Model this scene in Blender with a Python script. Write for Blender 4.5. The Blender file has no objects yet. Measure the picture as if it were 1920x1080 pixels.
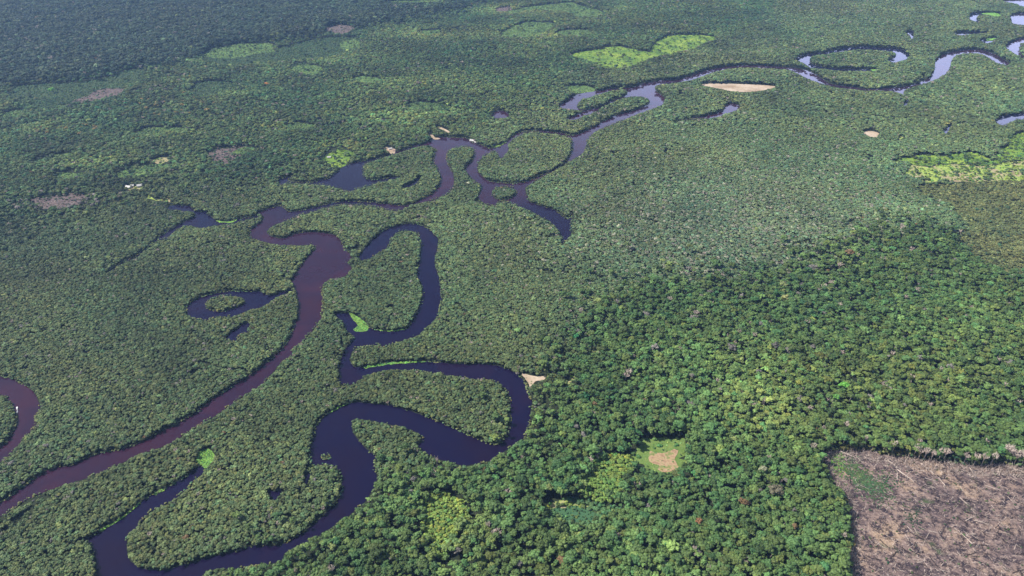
import bpy, bmesh, math, random
import numpy as np
from mathutils import Vector
from mathutils.geometry import tessellate_polygon
scene = bpy.context.scene
R = math.radians
rng = np.random.default_rng(7)
random.seed(7)

# ------------------------------------------------------------------ camera, sky, sun, exposure
H, PITCH, LENS = 900.0, R(32), 26.0
FPX = LENS / 36 * 1920
cam_d = bpy.data.cameras.new('camera'); cam = bpy.data.objects.new('camera', cam_d)
scene.collection.objects.link(cam); scene.camera = cam
cam.location = (0, 0, H); cam.rotation_euler = (math.pi/2 - PITCH, 0, 0)
cam_d.lens = LENS; cam_d.sensor_width = 36; cam_d.clip_start = 1; cam_d.clip_end = 60000

SUN_EL, SUN_AZ = R(47), R(-82)          # azimuth from +Y, clockwise: the sun stands to the left
world = bpy.data.worlds.new('World'); scene.world = world; world.use_nodes = True
wn = world.node_tree; bg = wn.nodes['Background']
sky = wn.nodes.new('ShaderNodeTexSky'); sky.sky_type = 'NISHITA'; sky.sun_disc = False
sky.sun_elevation = SUN_EL; sky.sun_rotation = SUN_AZ; sky.altitude = 200
sky.air_density = 1.0; sky.dust_density = 2.5; sky.ozone_density = 1.5
# unseen low cloud bank, ahead and right, added to brighten reflections on far water
tcw = wn.nodes.new('ShaderNodeTexCoord'); sep = wn.nodes.new('ShaderNodeSeparateXYZ'); wn.links.new(tcw.outputs['Generated'], sep.inputs[0])
def wmap(src, a, b, c=0.0, d=1.0):
    n = wn.nodes.new('ShaderNodeMapRange'); n.interpolation_type = 'SMOOTHSTEP'; wn.links.new(src, n.inputs[0])
    for i, q in enumerate((a, b, c, d)): n.inputs[i+1].default_value = q
    return n.outputs[0]
def wmul(a, b):
    n = wn.nodes.new('ShaderNodeMath'); n.operation = 'MULTIPLY'; wn.links.new(a, n.inputs[0]); wn.links.new(b, n.inputs[1]); return n.outputs[0]
cn = wn.nodes.new('ShaderNodeTexNoise'); cn.inputs['Scale'].default_value = 5; cn.inputs['Detail'].default_value = 5; wn.links.new(tcw.outputs['Generated'], cn.inputs['Vector'])
cm = wmul(wmul(wmap(sep.outputs[0], -.42, .42), wmap(sep.outputs[1], .2, .6)), wmul(wmap(sep.outputs[2], .47, .24), wmap(cn.outputs[0], .2, .5, .55, 1)))
cmx = wn.nodes.new('ShaderNodeMix'); cmx.data_type = 'RGBA'; wn.links.new(cm, cmx.inputs[0]); wn.links.new(sky.outputs[0], cmx.inputs[6]); cmx.inputs[7].default_value = (21, 23, 36, 1)
wn.links.new(cmx.outputs[2], bg.inputs[0]); bg.inputs[1].default_value = 0.07
sun_d = bpy.data.lights.new('sun', 'SUN'); sun_d.energy = 4.8; sun_d.angle = R(0.5); sun_d.color = (1.0, 0.95, 0.87)
sun = bpy.data.objects.new('sun', sun_d); scene.collection.objects.link(sun)
sdir = Vector((math.sin(SUN_AZ)*math.cos(SUN_EL), math.cos(SUN_AZ)*math.cos(SUN_EL), math.sin(SUN_EL)))
sun.rotation_euler = sdir.to_track_quat('Z', 'Y').to_euler()
scene.view_settings.view_transform = 'Standard'; scene.view_settings.look = 'None'
scene.view_settings.exposure = 0.55; scene.view_settings.gamma = 1.0
scene.render.engine = 'CYCLES'
scene.cycles.use_denoising = True
scene.cycles.max_bounces = 5; scene.cycles.diffuse_bounces = 3; scene.cycles.glossy_bounces = 2
scene.cycles.volume_bounces = 0; scene.cycles.transparent_max_bounces = 4

# ------------------------------------------------------------------ projection
CP, SP = math.cos(PITCH), math.sin(PITCH)
def ground(u, v, z=0.0):
    """photo pixel -> point on the plane at height z"""
    a = (u - 960) / FPX; b = (540 - v) / FPX
    dx = a; dy = CP + b*SP; dz = -SP + b*CP
    t = (z - H) / dz
    return dx*t, dy*t
def project(x, y, z):
    dz = z - H
    depth = y*CP - dz*SP
    return 960 + FPX*x/depth, 540 - FPX*(y*SP + dz*CP)/depth, depth

# ------------------------------------------------------------------ small noise toolbox
class VNoise:
    def __init__(s, seed): s.t = np.random.default_rng(seed).random((256, 256))
    def __call__(s, x, y):
        xi = np.floor(x).astype(int); yi = np.floor(y).astype(int)
        fx = x - xi; fy = y - yi; fx = fx*fx*(3-2*fx); fy = fy*fy*(3-2*fy)
        t = s.t; a = t[xi & 255, yi & 255]; b = t[(xi+1) & 255, yi & 255]
        c = t[xi & 255, (yi+1) & 255]; d = t[(xi+1) & 255, (yi+1) & 255]
        return (a*(1-fx)+b*fx)*(1-fy) + (c*(1-fx)+d*fx)*fy
    def fbm(s, x, y, o=3):
        r = 0; amp = 1; tot = 0
        for k in range(o):
            r = r + amp*s(x*2**k + 17*k, y*2**k + 31*k); tot += amp; amp *= .5
        return r/tot
N1, N2, N3, N4 = VNoise(1), VNoise(2), VNoise(3), VNoise(4)

# ------------------------------------------------------------------ outlines of the real shores (photo tracing, laid on the ground)
def smooth(pts, rag=0):
    p = np.array(pts, float); m = len(p); out = []
    for i in range(m):
        p0, p1, p2, p3 = p[i-1], p[i], p[(i+1) % m], p[(i+2) % m]
        L = np.linalg.norm(p2-p1); k = max(1, min(10, int(L/4)))
        for j in range(k):
            t = j/k
            q = .5*((2*p1) + (-p0+p2)*t + (2*p0-5*p1+4*p2-p3)*t*t + (-p0+3*p1-3*p2+p3)*t**3)
            out.append(q)
    o = np.array(out)
    amp = 1.1*np.clip((o[:, 1])/400, .25, 1.3)
    o[:, 0] += amp*(N1(o[:, 0]*.23, o[:, 1]*.31)-.5)*2
    o[:, 1] += .7*amp*(N2(o[:, 0]*.23, o[:, 1]*.31)-.5)*2
    if rag:
        sc = rag*np.clip(o[:, 1]/350, .3, 1.2)
        o[:, 0] += sc*9*(N1.fbm(o[:, 0]*.07+5, o[:, 1]*.14, 3)-.5)*2
        o[:, 1] += sc*3.2*(N2.fbm(o[:, 0]*.07+9, o[:, 1]*.14, 3)-.5)*2
    return o

RIVER = [(-130,1010),(0,942),(20,930),(50,907),(93,880),(133,872),(173,853),(233,840),(277,823),(320,800),(367,773),(400,747),(443,720),
(477,697),(507,673),(530,650),(550,613),(560,587),(558,557),(552,537),(547,523),(563,500),(580,477),(593,467),(587,459),(567,460),(533,460),(510,457),
(473,447),(468,438),(473,427),(493,413),(493,404),(483,400),(500,392),(530,385),(536,394),(548,396),(583,390),(610,383),(640,377),(673,377),(707,380),
(740,384),(763,384),(790,375),(810,363),(817,355),(827,337),(822,320),(813,305),(812,293),(817,282),(808,274),(797,273),(767,280),(723,295),(688,306),(682,320),(687,334),
(707,336),(730,333),(753,332),(730,338),(707,344),(673,354),(652,358),(617,349),(593,347),(547,344),(527,347),(522,338),(530,333),(550,328),(563,325),(550,331),
(541,339),(560,341),(590,340),(617,334),(624,327),(640,315),(667,304),(700,298),(727,290),(763,278),(800,267),(820,258),(840,257),(873,258),(887,266),(907,273),
(920,278),(940,273),(952,263),(962,252),(980,246),(1010,245),(1050,249),(1073,253),(1097,245),(1123,232),(1153,217),(1187,208),(1207,200),(1218,193),(1215,185),(1200,181),(1173,183),
(1140,196),(1112,212),(1098,216),(1080,224),(1060,223),(1085,214),(1095,208),(1070,205),(1048,201),(1060,190),(1083,177),(1117,171),(1140,167),(1187,163),(1207,156),(1237,151),(1257,151),(1280,146),(1307,137),
(1347,127),(1390,123),(1430,123),(1473,126),(1493,128),(1520,135),(1540,147),(1560,158),(1597,163),(1630,167),(1680,164),(1710,159),(1740,147),(1752,133),(1753,120),
(1760,107),(1780,98),(1813,93),(1840,94),(1867,103),(1893,120),(1890,124),(1867,117),(1850,106),(1833,100),(1800,102),(1785,112),(1781,127),(1770,141),(1747,152),(1710,164),
(1695,171),(1697,179),(1682,173),(1657,170),(1613,169),(1570,164),(1537,156),(1513,147),(1493,137),(1477,131),(1447,128),(1397,127),(1357,131),(1323,141),(1297,150),(1262,156),(1232,160),
(1229,170),(1245,183),(1243,195),(1217,207),(1193,215),(1153,232),(1130,240),(1113,250),(1103,263),(1097,283),(1073,300),(1043,318),(1010,337),(985,353),(990,370),
(993,378),(1017,387),(1040,393),(1053,403),(1065,410),(1072,397),(1075,403),(1073,420),(1070,440),(1054,457),(1053,443),(1047,430),(1027,413),(993,395),
(973,387),(940,378),(927,387),(907,380),(896,370),(901,358),(903,347),(887,337),(873,320),(872,312),(883,302),(889,290),(888,282),(880,276),(853,278),(840,287),
(840,303),(848,320),(851,337),(848,353),(838,365),(813,375),(773,384),(747,395),(723,393),(690,386),(640,385),(620,388),(593,395),(560,405),(533,415),(513,422),(502,432),
(504,441),(527,447),(547,440),(573,435),(607,437),(627,441),(640,453),(650,470),(660,483),(651,493),(659,503),(647,518),(613,527),(603,542),(608,560),(607,577),(600,600),
(583,623),(567,643),(550,657),(545,669),(530,677),(510,700),(493,720),(450,747),(423,767),(387,790),(333,823),(300,840),(260,853),(220,873),(167,895),(110,913),(60,933),(20,957),(-130,1055)]
ISL_E = [(955,268),(953,283),(938,297),(929,284),(913,290),(900,300),(895,317),(903,330),(920,340),(953,343),(980,342),(1013,328),(1047,313),(1067,293),(1073,270),(1069,259),(1050,253),(1015,249),(985,250)]
ISL_S = [(922,362),(930,353),(942,350),(958,352),(967,358),(962,368),(948,373),(930,373)]
ISL_N = [(1081,200),(1090,188),(1110,181),(1140,172),(1172,168),(1175,178),(1150,188),(1130,198),(1105,206),(1088,205)]
INLET = [(484,404),(463,406),(443,411),(423,415),(405,413),(393,404),(384,395),(377,397),(366,396),(357,387),(347,386),(325,385),(314,391),(333,395),(363,398),(364,407),(337,420),(310,437),
(293,447),(270,468),(247,482),(228,491),(196,512),(197,513.5),(230,493.5),(251,485),(275,469),(290,454),(310,448),(314,451),(327,433),(347,423),(377,427),(403,423),(433,420),(463,412),(484,408)]
OXBOW = [(549,542),(533,547),(513,552),(503,553),(487,547),(460,547),(433,545),(400,550),(367,560),(350,573),(348,587),(360,597),(387,602),(400,597),(437,593),(467,582),(493,575),(513,562),(533,552),(549,545)]
ISL_O = [(388,570),(397,562),(420,556),(450,557),(459,565),(455,572),(427,582),(403,583),(390,577)]
POND1 = [(425,628),(437,620),(465,605),(467,620),(448,632),(445,643),(433,638),(424,634)]
BEND = [(-130,690),(0,705),(17,707),(37,717),(50,725),(67,740),(73,757),(76,767),(68,783),(67,800),(50,817),(30,840),(0,868),(-130,960),(-130,900),(0,838),(17,820),(28,797),(30,777),(23,760),(10,750),(0,742),(-130,735)]
LOOP = [(678,488),(674,480),(680,470),(697,450),(720,432),(750,422),(773,420),(793,423),(810,433),(820,447),(820,460),(815,493),(823,523),(829,547),(828,567),(823,590),(800,613),(780,630),
(740,643),(718,653),(710,647),(697,650),(670,653),(658,663),(657,677),(663,687),(680,688),(723,680),(763,677),(807,678),(857,682),(907,683),(940,688),(967,700),(983,713),(990,733),(997,750),(995,770),
(993,797),(980,823),(960,837),(940,850),(920,863),(893,870),(867,873),(847,867),(820,860),(797,848),(783,835),(792,827),(787,815),(773,808),(750,800),(717,793),(683,787),(662,788),(660,807),
(673,827),(690,845),(705,857),(703,880),(707,900),(690,933),(673,950),(650,970),(620,990),(587,1010),(567,1022),(535,1037),(525,1052),(480,1062),(443,1066),(393,1069),(370,1090),(330,1130),(190,1130),(182,1075),(180,1053),(177,1040),(167,1017),
(140,1012),(170,1007),(187,995),(233,967),(260,943),(287,927),(307,917),(333,903),(353,890),(367,875),(380,875),(382,883),(367,900),(350,918),(327,937),(283,960),(260,987),(242,1003),(238,1030),
(243,1050),(263,1065),(287,1068),(315,1070),(330,1063),(383,1048),(443,1033),(477,1023),(520,1023),(553,1008),(587,983),(620,953),(637,927),(640,905),(637,887),(627,876),(597,872),(583,877),(579,900),
(573,910),(573,887),(582,867),(580,853),(587,823),(590,803),(600,787),(613,775),(640,760),(660,755),(683,755),(707,758),(740,762),(767,770),(800,782),(840,797),(873,813),(900,825),(923,833),
(937,830),(950,817),(955,793),(958,770),(955,747),(947,730),(933,720),(920,713),(883,710),(857,705),(807,700),(773,695),(737,693),(707,698),(683,707),(667,718),(650,723),(637,718),(637,690),(641,668),(653,645),
(662,633),(653,626),(647,614),(642,602),(627,589),(647,588),(655,587),(668,600),(680,606),(691,612),(702,618),(730,620),(758,617),(770,607),(780,590),(790,567),(792,540),(783,517),(787,493),(790,460),(787,443),(777,435),
(760,433),(740,438),(730,460),(710,473),(697,483)]
ISL_T = [(604,857),(608,852),(615,853),(619,858),(613,862),(606,861)]
OX2 = [(1493,112),(1507,103),(1547,98),(1580,91),(1613,88),(1663,90),(1693,94),(1705,105),(1697,112),(1677,117),(1665,113),(1680,107),(1680,100),(1657,95),(1613,93),(1580,97),(1547,102),(1523,105),(1518,115),
(1527,122),(1560,128),(1613,130),(1643,131),(1640,133),(1580,133),(1543,129),(1520,127),(1508,119)]
PONDS = [[(753,350),(770,345),(787,330),(785,339),(775,348),(757,353)],
 [(500,920),(514,922),(528,917),(522,932),(512,938),(503,928)],
 [(1697,61),(1711,58),(1712,72),(1708,73),(1705,65)],
 [(1817,29),(1833,24),(1860,24),(1875,27),(1855,27),(1835,29),(1830,35),(1836,42),(1827,40),(1817,35)],
 [(1893,32),(1913,25),(2040,20),(2040,52),(1910,46),(1897,38)],
 [(1885,86),(1900,77),(1925,70),(2040,50),(2040,75),(1925,80),(1913,86),(1912,97),(1920,110),(1903,101),(1888,92)],
 [(1867,227),(1883,217),(1913,213),(2040,205),(2040,225),(1925,224),(1900,228),(1883,236)],
 [(1769,247),(1777,236),(1786,232),(1780,241),(1773,252)],
 [(1695,199),(1697,189),(1703,186),(1700,197)],
 [(1885,-1),(1905,7),(1925,13),(2040,25),(2040,-5)],
 [(1836,74),(1850,75),(1862,78),(1848,81)],
 [(1360,197),(1377,194),(1388,202),(1377,208),(1357,215),(1340,221),(1297,225),(1262,227),(1285,223),(1313,219),(1340,213),(1357,206)],
 [(922,217),(930,209),(942,208),(953,212),(952,220),(938,222),(927,221)],
 [(1790,61),(1830,60),(1862,61),(1830,63),(1800,66)]]
WATERS = [('river', RIVER, [ISL_E, ISL_S, ISL_N], 'river'), ('creek', INLET, [], 'lake'), ('oxbow_lake', OXBOW, [ISL_O], 'lake'), ('pond', POND1, [], 'lake'),
          ('river', BEND, [], 'river'), ('oxbow_lake', LOOP, [ISL_T], 'lake'), ('oxbow_lake', OX2, [], 'lake')]
for i, p in enumerate(PONDS):
    WATERS.append(('pond' if i not in (4, 5, 6) else 'lake', p, [], 'river' if i in (4, 5, 9, 11, 12) else 'lake'))

# clearings and open ground: (kind, outline, tree zone)
PATCH = [
 ('grass', [(1070,103),(1090,97),(1123,92),(1157,88),(1190,93),(1220,98),(1223,87),(1240,72),(1257,67),(1285,65),(1330,67),(1343,73),(1317,83),(1297,93),(1273,98),(1227,108),(1193,122),(1160,129),(1123,124),(1100,113)]),
 ('dullgrass', [(380,103),(410,90),(460,82),(507,83),(520,95),(467,104),(417,110)]),
 ('dullgrass', [(7,217),(20,208),(63,206),(60,212),(33,220)]),
 ('dullgrass', [(70,202),(123,199),(117,207),(73,208)]),
 ('dullgrass', [(63,302),(87,292),(133,286),(110,297),(77,308)]),
 ('dullgrass', [(227,327),(253,313),(317,307),(322,316),(283,330),(240,334)]),
 ('dullgrass', [(255,247),(300,238),(345,240),(330,248),(285,252)]),
 ('dullgrass', [(113,328),(130,322),(162,324),(155,333),(125,334)]),
 ('dullgrass', [(535,236),(560,231),(590,233),(575,240),(548,241)]),
 ('dullgrass', [(545,128),(575,120),(600,126),(605,138),(575,140)]),
 ('dullgrass', [(762,200),(790,192),(830,196),(845,206),(800,212),(770,209)]),
 ('dullgrass', [(640,78),(668,72),(676,84),(660,92),(640,90)]),
 ('dullgrass', [(1040,62),(1075,55),(1110,60),(1080,68)]),
 ('dullgrass', [(660,148),(690,142),(715,150),(685,156)]),
 ('burnd', [(60,377),(85,370),(150,366),(168,374),(150,385),(95,389)]),
 ('dullgrass', [(430,285),(460,276),(475,282),(455,288)]),
 ('tan', [(281,301),(317,292),(315,303),(290,306)]),
 ('dullgrass', [(717,4),(770,1),(827,-6),(840,2),(800,7),(740,8)]),
 ('dullgrass', [(947,23),(990,13),(1040,8),(1073,6),(1123,20),(1127,27),(1087,33),(1062,22),(1007,18),(960,25)]),
 ('dullgrass', [(940,60),(973,45),(1000,42),(1040,44),(1025,58),(987,70),(945,70)]),
 ('dullgrass', [(793,58),(827,56),(827,63),(797,65)]),
 ('grass', [(1680,300),(1700,296),(1747,290),(1780,292),(1813,288),(1845,293),(1860,300),(1875,292),(1890,270),(1907,250),(2040,245),(2040,300),(1920,300),(1860,308),(1800,306),(1740,308),(1705,306)]),
 ('tan', [(1697,326),(1705,309),(1740,310),(1800,308),(1860,310),(1920,302),(2040,300),(2040,345),(1925,338),(1880,338),(1827,342),(1780,336),(1747,343),(1720,335)]),
 ('grass', [(600,300),(617,288),(640,277),(652,281),(659,292),(655,302),(640,311),(626,313)]),
 ('dullgrass', [(1058,163),(1103,162),(1115,168),(1087,175),(1070,170)]),
 ('lawn', [(1187,832),(1207,823),(1240,820),(1273,823),(1283,840),(1275,883),(1233,888),(1196,865)]),
 ('bare', [(1217,847),(1240,850),(1268,843),(1266,862),(1270,880),(1240,886),(1232,872),(1220,867)]),
 ('teal', [(1047,955),(1075,950),(1105,953),(1117,962),(1110,975),(1080,982),(1055,975)]),
 ('tan', [(1022,946),(1045,940),(1080,941),(1114,950),(1106,953),(1075,949),(1046,954),(1030,953)]),
 ('burn', [(1547,849),(1585,846),(1624,845),(1666,854),(1707,858),(1770,866),(1832,873),(1874,869),(1920,875),(2060,880),(2060,1230),(1610,1230),(1598,1080),(1592,1045),(1597,1018),(1592,966),(1585,930),(1568,912),(1552,885)]),
 ('burnd', [(390,298),(397,284),(443,275),(466,277),(460,290),(417,307)]),
 ('burnd', [(610,52),(640,46),(665,52),(652,63),(617,62)]),
 ('burnd', [(130,196),(173,172),(200,167),(233,167),(217,180),(150,192)]),
 ('burnd', [(927,17),(957,12),(960,19),(933,22)]),
 ('burnd', [(953,54),(975,47),(992,47),(985,55),(967,58)]),
 ('sand', [(1317,160),(1330,157),(1397,158),(1453,162),(1443,167),(1413,172),(1377,172),(1347,166)]),
 ('sand', [(1618,248),(1632,246),(1648,250),(1646,256),(1633,257)]),
 ('tan', [(1682,257),(1698,260),(1688,261)]),
 ('sand', [(977,700),(1003,706),(1024,706),(1018,713),(1003,716),(995,730),(989,716)]),
 ('sand', [(803,252),(809,248),(811,253),(816,258),(826,260),(816,262),(808,258)]),
 ('sand', [(718,280),(730,276),(742,281),(740,288),(731,288),(729,284)]),
 ('tan', [(237,354),(252,349),(268,348),(270,352),(256,355),(240,358)]),
 ('sand', [(818,236),(830,240),(845,248),(841,249),(826,242)]),
 ('tan', [(272,356),(279,359),(286,372),(310,371),(326,379),(318,379),(300,376),(282,374),(276,366)]),
 ('grass', [(921,277),(935,270),(947,266),(950,269),(936,277),(925,279)]),
 ('tan', [(1060,706),(1064,704),(1070,712),(1076,723),(1072,726),(1066,715)]),
 ('scrub', [(27,163),(100,157),(193,147),(233,133),(267,130),(268,147),(233,163),(173,172),(127,196),(43,203),(20,187)]),
 ('scrub', [(353,167),(383,153),(433,155),(443,167),(400,183),(370,184)]),
 ('scrub', [(380,108),(420,110),(500,98),(530,88),(600,72),(640,70),(677,72),(677,90),(635,108),(600,112),(520,118),(440,125),(390,120)]),
 ('scrub', [(547,122),(570,118),(600,130),(590,142),(560,138)]),
 ('young', [(1087,900),(1100,880),(1123,853),(1160,851),(1183,870),(1175,907),(1140,947),(1100,935)]),
 ('young', [(790,933),(820,925),(870,940),(880,975),(862,1000),(840,1050),(815,1060),(800,1010),(785,975)]),
 ('scrub', [(1010,955),(1060,935),(1130,942),(1175,962),(1150,985),(1080,995),(1040,985)]),
 ('olive', [(1700,352),(1780,345),(2040,340),(2040,560),(1925,527),(1880,512),(1830,492),(1803,470),(1793,440),(1800,415),(1760,380)]),
]
# floating plant mats on the water
MATS = [[(653,585),(675,598),(691,610),(688,620),(668,622),(662,618),(671,611),(660,597)],
        [(369,868),(372,850),(385,842),(396,845),(403,860),(395,870),(385,878),(378,873)],
        [(680,689),(700,684),(723,680.5),(763,678),(800,679),(763,681),(723,684.5),(700,688.5),(686,691)],
        [(1632,130),(1645,130.5),(1643,133),(1634,132.5)],
        [(1840,25.5),(1866,24),(1878,30),(1868,31),(1852,28)],
        [(615,776),(630,766),(645,759),(660,755.5),(640,763),(622,774)],
        [(1850,72),(1868,71.5),(1866,75),(1850,76)],
        [(702,618),(730,620),(757,617),(757,618.6),(730,621.6),(704,619.6)],
        [(184,996),(233,967),(262,942),(263,944),(235,969),(187,998)],
        [(287,927),(307,916),(310,918),(290,929)],
        [(403,413),(430,416),(445,411),(444,413),(430,418),(408,416)]]

MX, MY, W_, H_ = 150, 60, 1920+300, 1080+220
def fill(mask, poly, val):
    p = np.array(poly); x = p[:, 0] + MX; y = p[:, 1] + MY
    x2 = np.roll(x, -1); y2 = np.roll(y, -1)
    for r in range(max(0, int(y.min())), min(H_-1, int(y.max())+1)+1):
        c = r + .5
        k = (y <= c) != (y2 <= c)
        if not k.any(): continue
        xs = np.sort(x[k] + (c-y[k])*(x2[k]-x[k])/(y2[k]-y[k]))
        for a, b in zip(xs[::2], xs[1::2]):
            i, j = max(0, int(round(a))), min(W_, int(round(b)))
            if j > i: mask[r, i:j] = val
def look(mask, u, v):
    i = np.clip((v+MY).astype(int), 0, H_-1); j = np.clip((u+MX).astype(int), 0, W_-1)
    return mask[i, j]
WM = np.zeros((H_, W_), np.uint8)
SW = []
for nm, p, holes, k in WATERS:
    sp = smooth(p); sh = [smooth(h) for h in holes]; SW.append((nm, sp, sh, k))
    tmp = np.zeros_like(WM); fill(tmp, sp, 1)
    for h in sh: fill(tmp, h, 0)
    WM |= tmp
KINDS = {'grass': 1, 'dullgrass': 2, 'tan': 3, 'bare': 4, 'lawn': 2, 'teal': 5, 'burn': 6, 'burnd': 7, 'sand': 8, 'scrub': 9, 'young': 10, 'olive': 11}
PM = np.zeros((H_, W_), np.uint8); SPATCH = []
for k, p in sorted(PATCH, key=lambda q: -KINDS[q[0]]*(q[0] not in ('sand', 'bare'))):
    sp = smooth(p, 0 if k == 'sand' else .45 if k in ('burn', 'bare') else 2.2); SPATCH.append((k, sp)); fill(PM, sp, KINDS[k])
# forest zones: 0 flooded forest, 1 high green forest, 2 tall far forest, 3 mixed secondary forest
ZM = np.zeros((H_, W_), np.uint8)
fill(ZM, [(-150,160),(-150,430),(0,405),(160,395),(290,335),(480,335),(600,310),(700,290),(870,250),(1050,180),(1060,140),(1200,130),(1400,60),(1560,-60),(-150,-60)], 3)
fill(ZM, [(-150,165),(60,155),(190,142),(262,125),(380,105),(420,86),(500,76),(600,62),(720,40),(860,18),(1000,-60),(-150,-60)], 2)
fill(ZM, [(2070,540),(1925,522),(1870,505),(1800,472),(1788,440),(1740,428),(1690,445),(1600,470),(1520,490),(1480,530),(1400,550),(1320,530),(1250,545),(1180,560),(1130,580),(1100,640),(1080,690),(1040,715),(1010,740),(1015,790),(985,830),(950,860),(880,885),(820,890),(770,880),(720,915),(690,955),(600,1010),(540,1045),(440,1085),(330,1240),(2070,1240)], 1)

# ------------------------------------------------------------------ materials
def new_mat(name):
    m = bpy.data.materials.new(name); m.use_nodes = True
    nt = m.node_tree; b = nt.nodes['Principled BSDF']; return m, nt, b
def ramp(nt, fac, stops):
    r = nt.nodes.new('ShaderNodeValToRGB'); nt.links.new(fac, r.inputs[0])
    e = r.color_ramp.elements
    while len(e) < len(stops): e.new(.5)
    for q, (p, c) in zip(e, stops): q.position = p; q.color = (*c, 1)
    return r.outputs[0]
def noise(nt, scale, detail=4, rough=.6, vec=None):
    n = nt.nodes.new('ShaderNodeTexNoise'); n.inputs['Scale'].default_value = scale
    n.inputs['Detail'].default_value = detail; n.inputs['Roughness'].default_value = rough
    if vec is None:
        g = nt.nodes.new('ShaderNodeNewGeometry'); vec = g.outputs['Position']
    nt.links.new(vec, n.inputs['Vector']); return n.outputs[0]
def mix(nt, f, a, b):
    n = nt.nodes.new('ShaderNodeMix'); n.data_type = 'RGBA'
    for s, v in ((n.inputs[0], f), (n.inputs[6], a), (n.inputs[7], b)):
        if hasattr(v, 'is_linked'): nt.links.new(v, s)
        elif isinstance(v, tuple): s.default_value = (*v, 1)
        else: s.default_value = v
    return n.outputs[2]
def speck(name, stops, s1, s2, stops2=None, rough=.95, bump=0, bdist=1.0):
    m, nt, b = new_mat(name)
    c = ramp(nt, noise(nt, s1, 5, .65), stops)
    if stops2:
        f = ramp(nt, noise(nt, s2, 4, .7), [(stops2[0], (0, 0, 0)), (stops2[1], (1, 1, 1))])
        c = mix(nt, f, c, stops2[2])
    nt.links.new(c, b.inputs['Base Color']); b.inputs['Roughness'].default_value = rough
    b.inputs['Specular IOR Level'].default_value = .15
    if bump:
        bp = nt.nodes.new('ShaderNodeBump'); bp.inputs['Strength'].default_value = bump; bp.inputs['Distance'].default_value = bdist
        nt.links.new(noise(nt, s2*1.7, 5, .7), bp.inputs['Height']); nt.links.new(bp.outputs[0], b.inputs['Normal'])
    return m
M = {}
M['ground'] = speck('forest_floor', [(.3, (.018, .026, .014)), (.7, (.035, .045, .022))], .05, .4, bump=.5)
M['grass'] = speck('bright_grass', [(.36, (.07, .14, .03)), (.5, (.15, .25, .035)), (.62, (.27, .36, .06))], .014, .15, (.5, .75, (.08, .16, .03)), bump=.7)
M['dullgrass'] = speck('pale_grass', [(.3, (.07, .14, .04)), (.5, (.11, .19, .05)), (.7, (.17, .24, .07))], .025, .2, (.5, .8, (.05, .10, .03)), bump=.7)
M['tan'] = speck('dry_grass', [(.36, (.30, .23, .13)), (.46, (.40, .34, .20)), (.53, (.28, .38, .08)), (.62, (.36, .46, .10))], .012, .1, (.5, .7, (.12, .17, .05)), bump=.7)
M['bare'] = speck('bare_soil', [(.36, (.26, .17, .10)), (.5, (.42, .29, .18)), (.6, (.2, .22, .08))], .07, .3, (.55, .8, (.25, .2, .10)), bump=.6)
M['teal'] = speck('marsh_grass', [(.3, (.04, .11, .05)), (.6, (.06, .14, .07))], .08, .5, (.5, .8, (.08, .13, .05)), bump=.5)
M['scrub'] = speck('scrub_floor', [(.3, (.035, .06, .025)), (.7, (.06, .09, .035))], .04, .4, bump=.5)
M['young'] = M['scrub']
M['lawn'] = speck('meadow', [(.3, (.10, .17, .04)), (.5, (.14, .22, .055)), (.7, (.20, .25, .08))], .06, .35, (.5, .75, (.08, .14, .035)), bump=.8)
M['olive'] = speck('savanna_floor', [(.3, (.08, .12, .045)), (.7, (.15, .17, .065))], .03, .3, bump=.5)
M['sand'] = speck('pale_sand', [(.38, (.33, .24, .16)), (.6, (.54, .44, .34))], .012, .12, (.55, .75, (.26, .22, .12)), bump=.3)
M['burnd'] = speck('burnt_scrub_soil', [(.3, (.10, .07, .08)), (.7, (.19, .14, .13))], .05, .3, (.5, .7, (.06, .08, .04)), bump=.6)
def burn_mat():
    m, nt, b = new_mat('burned_soil')
    c = ramp(nt, noise(nt, .013, 6, .66), [(.34, (.075, .055, .055)), (.44, (.165, .12, .115)), (.54, (.27, .195, .165)), (.66, (.42, .30, .205))])
    f = ramp(nt, noise(nt, .075, 8, .78), [(.43, (1, 1, 1)), (.53, (0, 0, 0))]); c = mix(nt, f, c, (.045, .034, .04))
    f = ramp(nt, noise(nt, .3, 3, .6), [(.60, (0, 0, 0)), (.70, (1, 1, 1))]); c = mix(nt, f, c, (.46, .36, .29))
    f = ramp(nt, noise(nt, .03, 4, .6), [(.62, (0, 0, 0)), (.72, (1, 1, 1))]); c = mix(nt, f, c, (.07, .10, .045))
    nt.links.new(c, b.inputs['Base Color']); b.inputs['Roughness'].default_value = .95; b.inputs['Specular IOR Level'].default_value = .1
    bp = nt.nodes.new('ShaderNodeBump'); bp.inputs['Strength'].default_value = .9; bp.inputs['Distance'].default_value = 1.5
    nt.links.new(noise(nt, .3, 6, .75), bp.inputs['Height']); nt.links.new(bp.outputs[0], b.inputs['Normal'])
    return m
M['burn'] = burn_mat()
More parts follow.
